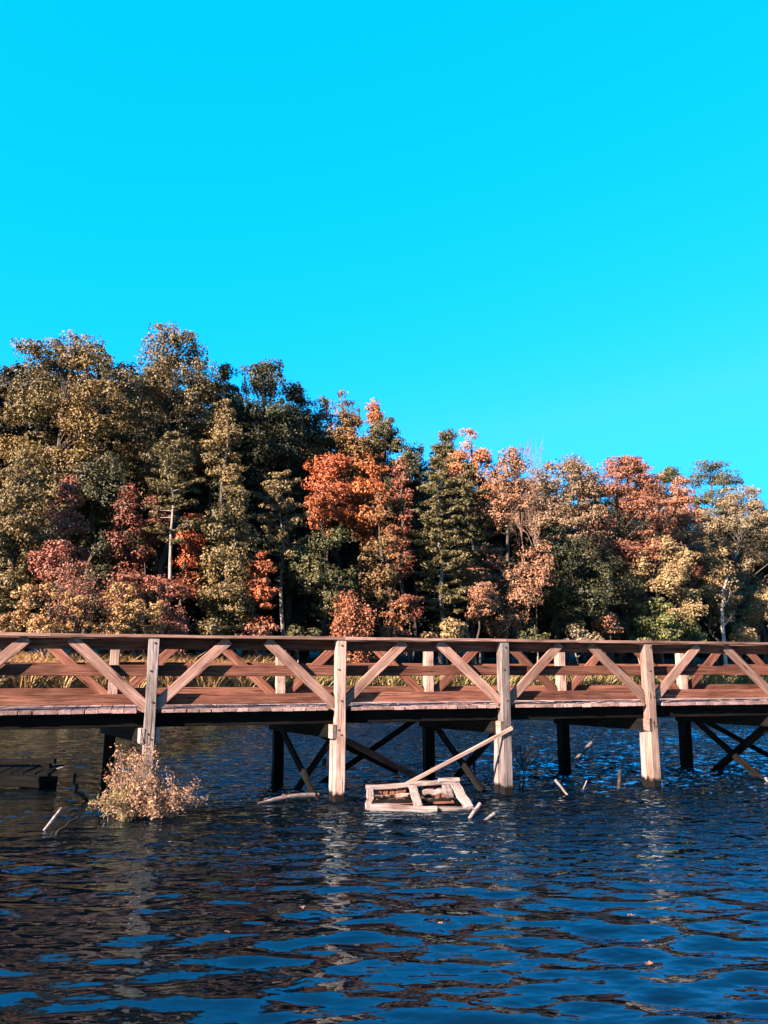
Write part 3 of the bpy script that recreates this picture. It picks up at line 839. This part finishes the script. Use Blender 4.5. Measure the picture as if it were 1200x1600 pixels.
# ------------------------------------------------------------------ the wood, tree by tree
D = deciduous
D('oak_tree', 72, 12, 512, 245, 880, 'oak', 'olivegold', 'broad olive gold oak at the upper left of the wood')
D('oak_tree', 250, 13, 503, 165, 790, 'airy', 'olivetan', 'tallest olive tan tree with an open lacy top', density=0.8)
D('oak_tree', 395, 14, 562, 150, 930, 'oak', 'darkgreen', 'dark green round crowned tree just right of the tallest tree')
D('oak_tree', 330, 13, 565, 90, 900, 'column', 'darkgreen', 'narrow dark green tree squeezed beside the tallest tree')
D('oak_tree', 452, 16, 602, 95, 930, 'oak', 'darkgreen', 'dark green tree stepping down towards the orange maples')
D('oak_tree', 335, 9.5, 615, 80, 740, 'column', 'olivetan', 'small tan crown set against dark green foliage')
D('oak_tree', 520, 16, 606, 135, 850, 'oak', 'greygreen', 'grey green tree with golden orange patches on the skyline')
D('maple_tree', 585, 22, 626, 48, 760, 'round', 'orange', 'small orange crown peeking over the skyline')
D('evergreen_tree', 605, 15, 648, 92, 820, 'round', 'pinegreen', 'round dark evergreen below the peeking orange crown')
D('maple_tree', 508, 9, 694, 98, 840, 'oak', 'orangered', 'brightest orange maple in the middle of the wood')
D('maple_tree', 576, 9, 716, 90, 850, 'oak', 'orange', 'golden orange maple right of the brightest maple')
D('maple_tree', 627, 7.5, 700, 46, 900, 'column', 'redbrown', 'slender red brown tree beside the tall layered pine')
pine('pine_tree', 255, 4.5, 678, 108, 850, 'pine', 'layered pine with bare pale trunk among red maples')
pine('pine_tree', 437, 5.5, 735, 112, 905, 'pinetan', 'tan pine with layered boughs left of the orange maples')
D('oak_tree', 350, 4, 722, 108, 985, 'column', 'olivetan', 'tall tan leaved tree reaching down to the bank')
D('evergreen_tree', 652, 17, 692, 84, 900, 'oak', 'pinegreen', 'dark evergreen filling the skyline dip left of the central pine')
pine('pine_tree', 690, 5, 698, 96, 975, 'pine', 'tall layered pine in the centre clothed to the ground', dense=1.4)
pine('pine_tree', 737, 9, 728, 76, 900, 'pine', 'shorter pine half hidden behind the orange brown tree', dense=1.3)
D('pine_tree', 704, 24, 668, 56, 800, 'oak', 'pinegreen', 'distant green pine top beside the pale orange crown')
D('maple_tree', 742, 18, 667, 80, 800, 'round', 'paleorange', 'pale orange crown on the skyline behind the pines')
D('sweetgum_tree', 803, 5, 688, 130, 988, 'column', 'tanorange', 'tall orange brown tree leafy from skyline to bank', density=0.95)
D('oak_tree', 868, 13, 716, 85, 880, 'airy', 'greytan', 'thin greyish tree right of the tall orange brown tree', density=0.6)
D('oak_tree', 915, 11, 708, 100, 890, 'airy', 'greytan', 'dull grey tan crown on the right skyline', density=0.85)
D('oak_tree', 985, 8, 707, 130, 900, 'oak', 'rust', 'broad rust red oak on the right skyline')
D('oak_tree', 1025, 20, 704, 56, 800, 'airy', 'pinkpale', 'pale pink thin crown behind the rust oak', density=0.55)
D('evergreen_tree', 890, 5, 815, 125, 995, 'round', 'darkgreen', 'dark shaded evergreen beside the tall orange brown tree')
D('evergreen_tree', 955, 6, 850, 90, 995, 'round', 'darkgreen', 'dark shaded evergreen below the rust oak')
D('pine_tree', 1065, 22, 727, 58, 840, 'oak', 'pinegreen', 'small distant pine between rust and salmon crowns')
D('maple_tree', 1083, 9, 742, 64, 890, 'column', 'salmon', 'salmon coloured tree near the right end of the wood')
D('pine_tree', 1142, 24, 713, 88, 840, 'airy', 'pinegreen', 'distant pine rising highest at the right end', density=0.8)
D('oak_tree', 1178, 9, 755, 165, 940, 'oak', 'paleolive', 'broad pale olive tree at the right edge')
D('oak_tree', 1035, 4, 832, 130, 985, 'oak', 'tangold', 'tan gold spreading tree above the green willow bush')
D('oak_tree', 1120, 5, 852, 105, 985, 'oak', 'tangold', 'golden tan tree behind the white leaning trunk')
D('maple_tree', 88, 6, 745, 72, 900, 'column', 'pinkred', 'pinkish red maple standing left of the crimson one')
D('maple_tree', 72, 4, 842, 98, 905, 'round', 'pinkred', 'low spreading pinkish maple near the left edge')
D('maple_tree', 182, 6, 748, 72, 915, 'column', 'crimson', 'crimson maple left of the layered pine')
D('maple_tree', 226, 8, 770, 52, 860, 'round', 'crimson', 'dark crimson maple directly behind the layered pine')
D('maple_tree', 290, 6, 795, 62, 930, 'column', 'orangered', 'vivid orange red maple right of the layered pine')
D('maple_tree', 212, 3.2, 866, 130, 945, 'round', 'redbrown', 'low orange red maple above the golden shrubs')
D('maple_tree', 402, 2.5, 855, 58, 985, 'column', 'orangered', 'small red maple at the foot of the tan tree')
D('maple_tree', 640, 3, 922, 55, 962, 'round', 'crimson', 'tiny crimson sapling crown beside the central pine')
D('evergreen_tree', 510, 4, 818, 112, 960, 'round', 'midgreen', 'green shaded tree below the brightest orange maple')
D('oak_tree', 598, 5, 764, 92, 985, 'column', 'russetolive', 'russet and olive tree below the golden orange maple')
D('oak_tree', 2, 5, 690, 92, 985, 'column', 'olivetan', 'tan olive tree cut by the left edge')
D('oak_tree', 128, 10, 690, 150, 985, 'oak', 'darkgreen', 'dark green tree behind the pink and crimson maples')
D('maple_tree', 952, 2.5, 925, 44, 990, 'column', 'salmon', 'small pinkish tan tree at the foot of dark evergreens')
D('maple_tree', 750, 3, 905, 52, 965, 'round', 'salmon', 'small salmon tree left of the tall orange brown tree')
D('maple_tree', 1078, 7, 845, 56, 930, 'round', 'crimson', 'dark crimson tree deep between the tan gold trees')
D('oak_tree', 1198, 3.5, 905, 80, 992, 'column', 'tangold', 'low golden tree at the right edge of the bank')
bare('bare_tree', 842, 14, 678, 92, TWIG, L['pinkpale'], 'nearly bare pinkish tree showing twigs against the sky', depth=7, density=0, leaf=0.16, rad=0.24)
bare('bare_tree', 118, 1.6, 858, 84, TWIG, L['pinkred'], 'bare branching sapling with pinkish twigs above the reeds', depth=7, stems=2, density=0.3, leaf=0.12, rad=0.05)

# leaning white trunk near the right edge
Xp, Yd, gz = tree_at(1135, 1.2)
tb = Tubes()
zz = lambda py: z_of(py, Yd) - gz
sc_ = Yd / F_EFF
pts = np.array([(-0.2 * 0, 0, -0.4), (0.0, 0, zz(980)), (2 * sc_, 0, zz(950)), (5 * sc_, 0, zz(925)), (13 * sc_, 0, zz(905)), (22 * sc_, 0.2, zz(885))])
tb.add(pts, [0.22, 0.20, 0.17, 0.14, 0.09, 0.04], 8)
tb.add(np.array([pts[2], pts[2] + (9 * sc_, -.2, .8), pts[2] + (14 * sc_, -.2, 1.8)]), [0.08, 0.06, 0.025], 5)
tb.add(np.array([pts[1], pts[1] + (7 * sc_, -.3, .6), pts[1] + (16 * sc_, -.3, 1.4)]), [0.07, 0.05, 0.02], 5)
tag(obj('dead_tree', tb.mesh('dead_tree'), BARK_WHITE, loc=(Xp, Yd, gz)), 'dead white leaning trunk on the right bank', 'tree')

# shrubs on the bank
D('shrub', 58, 1.6, 900, 120, 1010, 'round', 'gold', 'left golden shrub behind the reeds', 'shrub', leaf=0.15, clump=0.5, bark=TWIG, hollow=0.6)
D('shrub', 180, 1.6, 908, 125, 1010, 'round', 'gold', 'golden shrub right of the bare sapling', 'shrub', leaf=0.15, clump=0.5, bark=TWIG, hollow=0.6)
bare('shrub', 262, 1.2, 938, 46, TWIG, L['pinkred'], 'small crimson twigged sapling under the layered pine', 'shrub', depth=5, stems=3, density=1.4, leaf=0.14, rad=0.035)
bare('shrub', 545, 1.5, 930, 84, TWIG, L['russet'], 'russet twiggy bush on the bank behind the second post', 'shrub', depth=5, stems=9, density=1.6, leaf=0.19, rad=0.04, spread=0.5)
D('shrub', 1035, 1.5, 925, 88, 1015, 'column', 'willow', 'soft green willow bush on the right bank', 'shrub', leaf=0.26, hollow=0.6)
D('shrub', 1085, 1.5, 962, 52, 1015, 'round', 'willow', 'smaller green bush right of the willow bush', 'shrub', leaf=0.26, hollow=0.6)
SH = [(330, 958, 60, 'olivetan', 'dull tan bush under the tall tan tree'), (400, 962, 60, 'pinkred', 'greyish pink bush under the small red maple'),
      (470, 968, 60, 'midgreen', 'dark green bush left of the russet bush'), (618, 975, 60, 'russetolive', 'olive brown bush right of the russet bush'),
      (700, 960, 70, 'tangold', 'pale tan bush at the foot of the central pine'), (842, 968, 50, 'midgreen', 'green bush at the foot of the tall orange brown tree'),
      (905, 975, 60, 'paleolive', 'pale grey olive bush below the dark evergreen'), (1000, 985, 50, 'willow', 'small green bush left of the willow bush'),
      (1165, 965, 60, 'tangold', 'straw coloured bush right of the dead white trunk')]
for px, top, w, mt, lab in SH:
    D('shrub', px, 1.4, top, w, 1015, 'round', mt, lab, 'shrub', leaf=0.16 + 0.0012 * shore(px), clump=0.42 + .003 * shore(px), bark=TWIG, hollow=0.6)

# dark trees standing deep in the wood; one of a few meshes each, nothing tells them apart
protos = []
for i in range(4):
    r = np.random.default_rng(900 + i)
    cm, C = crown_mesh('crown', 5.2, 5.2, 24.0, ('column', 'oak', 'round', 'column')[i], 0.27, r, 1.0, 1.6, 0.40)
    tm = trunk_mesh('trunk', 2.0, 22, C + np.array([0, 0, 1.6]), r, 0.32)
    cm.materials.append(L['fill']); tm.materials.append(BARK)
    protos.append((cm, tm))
fr = np.random.default_rng(77)
SKYX = [-200, 0, 180, 330, 460, 560, 640, 680, 760, 850, 1000, 1060, 1120, 1200, 1400]
SKYY = [540, 540, 545, 590, 640, 660, 715, 730, 715, 730, 740, 775, 770, 780, 780]
fill_spots = []
for row, (o0, step) in enumerate(((19, 44), (27, 52))):
    px = -90 + row * 25
    while px < 1300:
        Ysh = shore(px)
        fill_spots.append((px + fr.normal() * 6, o0 + fr.normal() * 1.2 + 0.02 * Ysh, row))
        px += step * (42 / Ysh) ** 0.5 * (0.85 + 0.3 * fr.random())
for px, off, row in fill_spots:
    Xp, Yd, gz = tree_at(px, off)
    top = float(np.interp(px, SKYX, SKYY)) + 2 + fr.random() * 24 + (0 if row else 14)
    h = z_of(top, Yd) - gz
    cm, tm = protos[fr.integers(4)]
    root = empty('woodland_tree', (Xp, Yd, gz))
    tag(root, 'dark shaded tree deep in the wood behind the coloured front rows', 'tree', 'shaded trees deep in the wood')
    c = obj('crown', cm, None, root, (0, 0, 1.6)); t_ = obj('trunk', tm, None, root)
    root.scale = (h / 25.5, h / 25.5, h / 25.5)
    root.rotation_euler.z = fr.random() * 6.283

# reeds and sedge along the far bank: uncountable, one object each
def blades(name, spots, hgt, wid, mat, label, r):
    n_ = len(spots)
    base = np.column_stack([spots, ground_z(spots[:, 0], spots[:, 1]) - 0.05])
    h = hgt * (0.55 + 0.6 * r.random(n_)); th = r.random(n_) * 6.283; ln = (0.15 + 0.55 * r.random(n_)) * h
    d = np.stack([np.cos(th), np.sin(th), 0 * th], -1)
    ta = r.random(n_) * 6.283; tv = np.stack([np.cos(ta), np.sin(ta), 0 * ta], -1) * (wid * (0.6 + .8 * r.random(n_)))[:, None]
    V = []
    for f, wf in ((0, .8), (.45, 1), (.8, .75), (1, .08)):
        c = base + d * (ln * f * f)[:, None] + np.array([0, 0, 1.0]) * (h * (f - 0.18 * f ** 3))[:, None]
        V += [c - tv * wf, c + tv * wf]
    V = np.stack(V, 1).reshape(-1, 3)
    q = np.array([(0, 1, 3, 2), (2, 3, 5, 4), (4, 5, 7, 6)])
    F = (np.arange(n_)[:, None, None] * 8 + q[None]).reshape(-1, 4)
    ti = np.repeat(np.clip(r.random(n_), 0, 1), 3)
    o_ = obj(name, mesh_np(name, V, F, tint=ti), mat)
    return tag(o_, label, 'reeds', kind='stuff')
def bank_spots(p0, p1, d0, d1, n_, r):
    px = p0 + (p1 - p0) * r.random(n_); off = d0 + (d1 - d0) * r.random(n_) ** 1.2
    Yd = np.interp(px, SHX, SHY) + off + 0.5 * np.sin(px * 0.11)
    return np.column_stack([(px - 600) / F_EFF * Yd, Yd])
rr = np.random.default_rng(21)
blades('reeds', bank_spots(-260, 420, -1.2, 4.0, 30000, rr), 2.7, 0.037, L['reed'], 'golden dry reeds along the far bank behind the bridge', rr)
blades('sedge', bank_spots(380, 1330, -0.6, 3.2, 20000, rr), 1.9, 0.045, L['sedge'], 'green and tan sedge along the farther bank', rr)

# ------------------------------------------------------------------ dry shrub round the first post
r = np.random.default_rng(8)
bc = bp_(0, PW / 2, 0) + Vector((0.06, -0.36, 0))
bush = empty('dry_shrub', tuple(bc)); tag(bush, 'tangled golden brown shrub growing in the water round the first post', 'shrub')
tb = Tubes(); tips = []
for i in range(85):
    th = r.random() * 6.283; el = 0.25 + 1.2 * r.random()
    ln = (0.45 + 0.35 * r.random()) * (1.0 if el < 1 else 1.15)
    p0 = np.array([r.normal() * .16, r.normal() * .10, -0.05])
    e = p0 + np.array([math.cos(th) * math.cos(el) * 1.05, math.sin(th) * math.cos(el) * 0.65, math.sin(el) * 0.95]) * ln
    md = (p0 + e) / 2 + np.array([0, 0, 0.10]) + r.normal(size=3) * .05
    tb.add(np.array([p0, md, e]), [0.008, 0.006, 0.003], 4)
    for f in np.linspace(0.3, 1, 6):
        tips.append((1 - f) ** 2 * p0 + 2 * f * (1 - f) * md + f * f * e)
for i in range(22):                                  # tall bare stalks
    th = r.random() * 6.283
    p0 = np.array([r.normal() * .22 - .08, r.normal() * .12, -0.05])
    e = p0 + np.array([r.normal() * .16, r.normal() * .1, 0.75 + .42 * r.random()])
    tb.add(wobble(p0, e, 5, 0.02, r), [0.006, 0.006, 0.005, 0.004, 0.003], 4)
    tips += [e, e * .95 + p0 * .05]
obj('stems', tb.mesh('stems'), TWIG, bush)
bush.scale = (0.80, 0.80, 0.76)
T = np.array(tips)
for nm, mat, sel, k in (('dry_leaves', L['bushgold'], T, 26), ('green_leaves', L['bushgreen'], T[(T[:, 0] < -0.08) & (T[:, 2] < .48) & (T[:, 1] < .1)], 30)):
    P = np.repeat(sel, k, 0) + r.normal(size=(len(sel) * k, 3)) * 0.045
    P = P[P[:, 2] > 0.0]
    V, F = leaves(P, 0.044 * (0.4 + 1.2 * r.random(len(P)) ** 1.5), r.normal(size=P.shape) + np.array([-.2, -.3, .4]), r, aspect=0.17, fold=0.18)
    obj(nm, mesh_np(nm, V, F, tint=r.random(len(P))), mat, bush)

# straw caught in and hanging from the shrub
tb = Tubes()
for i in range(150):
    p0 = T[r.integers(len(T))] * np.array([1, 1, 0.8]); d = sphere_dirs(1, r)[0] * np.array([1, .7, .8]); ln = 0.08 + 0.16 * r.random()
    tb.add(np.array([p0, p0 + d * ln * .5 + [0, 0, .02], p0 + d * ln]), [0.0028, 0.0026, 0.001], 3)
straw = bark_mat('pale_straw', (0.08, 0.06, 0.045), (0.15, 0.12, 0.095), 12)
obj('straw', tb.mesh('straw'), straw, bush)['kind'] = 'stuff'

# dead sapling standing in the water right of the third post
bs_ = on_plane(812, 1236)
for nm, pos, hh, sx_, lab in (('dead_sapling', bs_, 0.80, 1.0, 'leafless dark sapling standing in water right of the third post'),
                             ('dead_sapling', on_plane(742, 1222), 0.5, -1.0, 'small leafless dark twigs under the cross braces')):
    tb = Tubes(); r = np.random.default_rng(int(hh * 100))
    for k in range(3):
        branching(tb, np.array([r.normal() * .05, r.normal() * .05, -0.1]), np.array([sx_ * (.10 + .18 * r.random()), 0.05, 0.95]), hh * 0.34, 0.010, 4, r, 0.36, None, 0.10)
    tag(obj(nm, tb.mesh(nm), TWIG_DARK, loc=tuple(pos)), lab, 'sapling')

# a few fallen leaves floating on the near water
m_leaf = leaf_mat('floating_leaf', (0.13, 0.09, 0.08), (0.12, 0.065, 0.05), transl=0.1)
for px, py, lab in ((357, 1461, 'pale fallen leaf floating alone on the left water'), (472, 1422, 'fallen leaf floating near the second post reflection'), (688, 1447, 'fallen leaf floating in the middle of the water'),
                    (986, 1435, 'tan fallen leaf floating below the fourth post'), (1010, 1476, 'pale fallen leaf floating lower right'), (1014, 1511, 'broad fallen leaf lowest on the right water')):
    p = on_plane(px, py); r = np.random.default_rng(px)
    ang = np.arange(10) * 0.628
    rad_ = 0.017 * (1 + 0.35 * np.cos(5 * ang / 2 * 2)) * (1 + .15 * r.normal(size=10))
    V = np.vstack([[0, 0, 0.004], np.stack([rad_ * np.cos(ang) * 1.3, rad_ * np.sin(ang), 0.010 + 0.006 * r.normal(size=10)], -1)])
    F3 = [(0, i + 1, (i + 1) % 10 + 1) for i in range(10)]
    tag(obj('fallen_leaf', mesh_np('fallen_leaf', V, None, F3, tint=np.full(10, r.random())), m_leaf, loc=(p.x, p.y, 0.012)), lab, 'leaf', 'fallen leaves on the water')
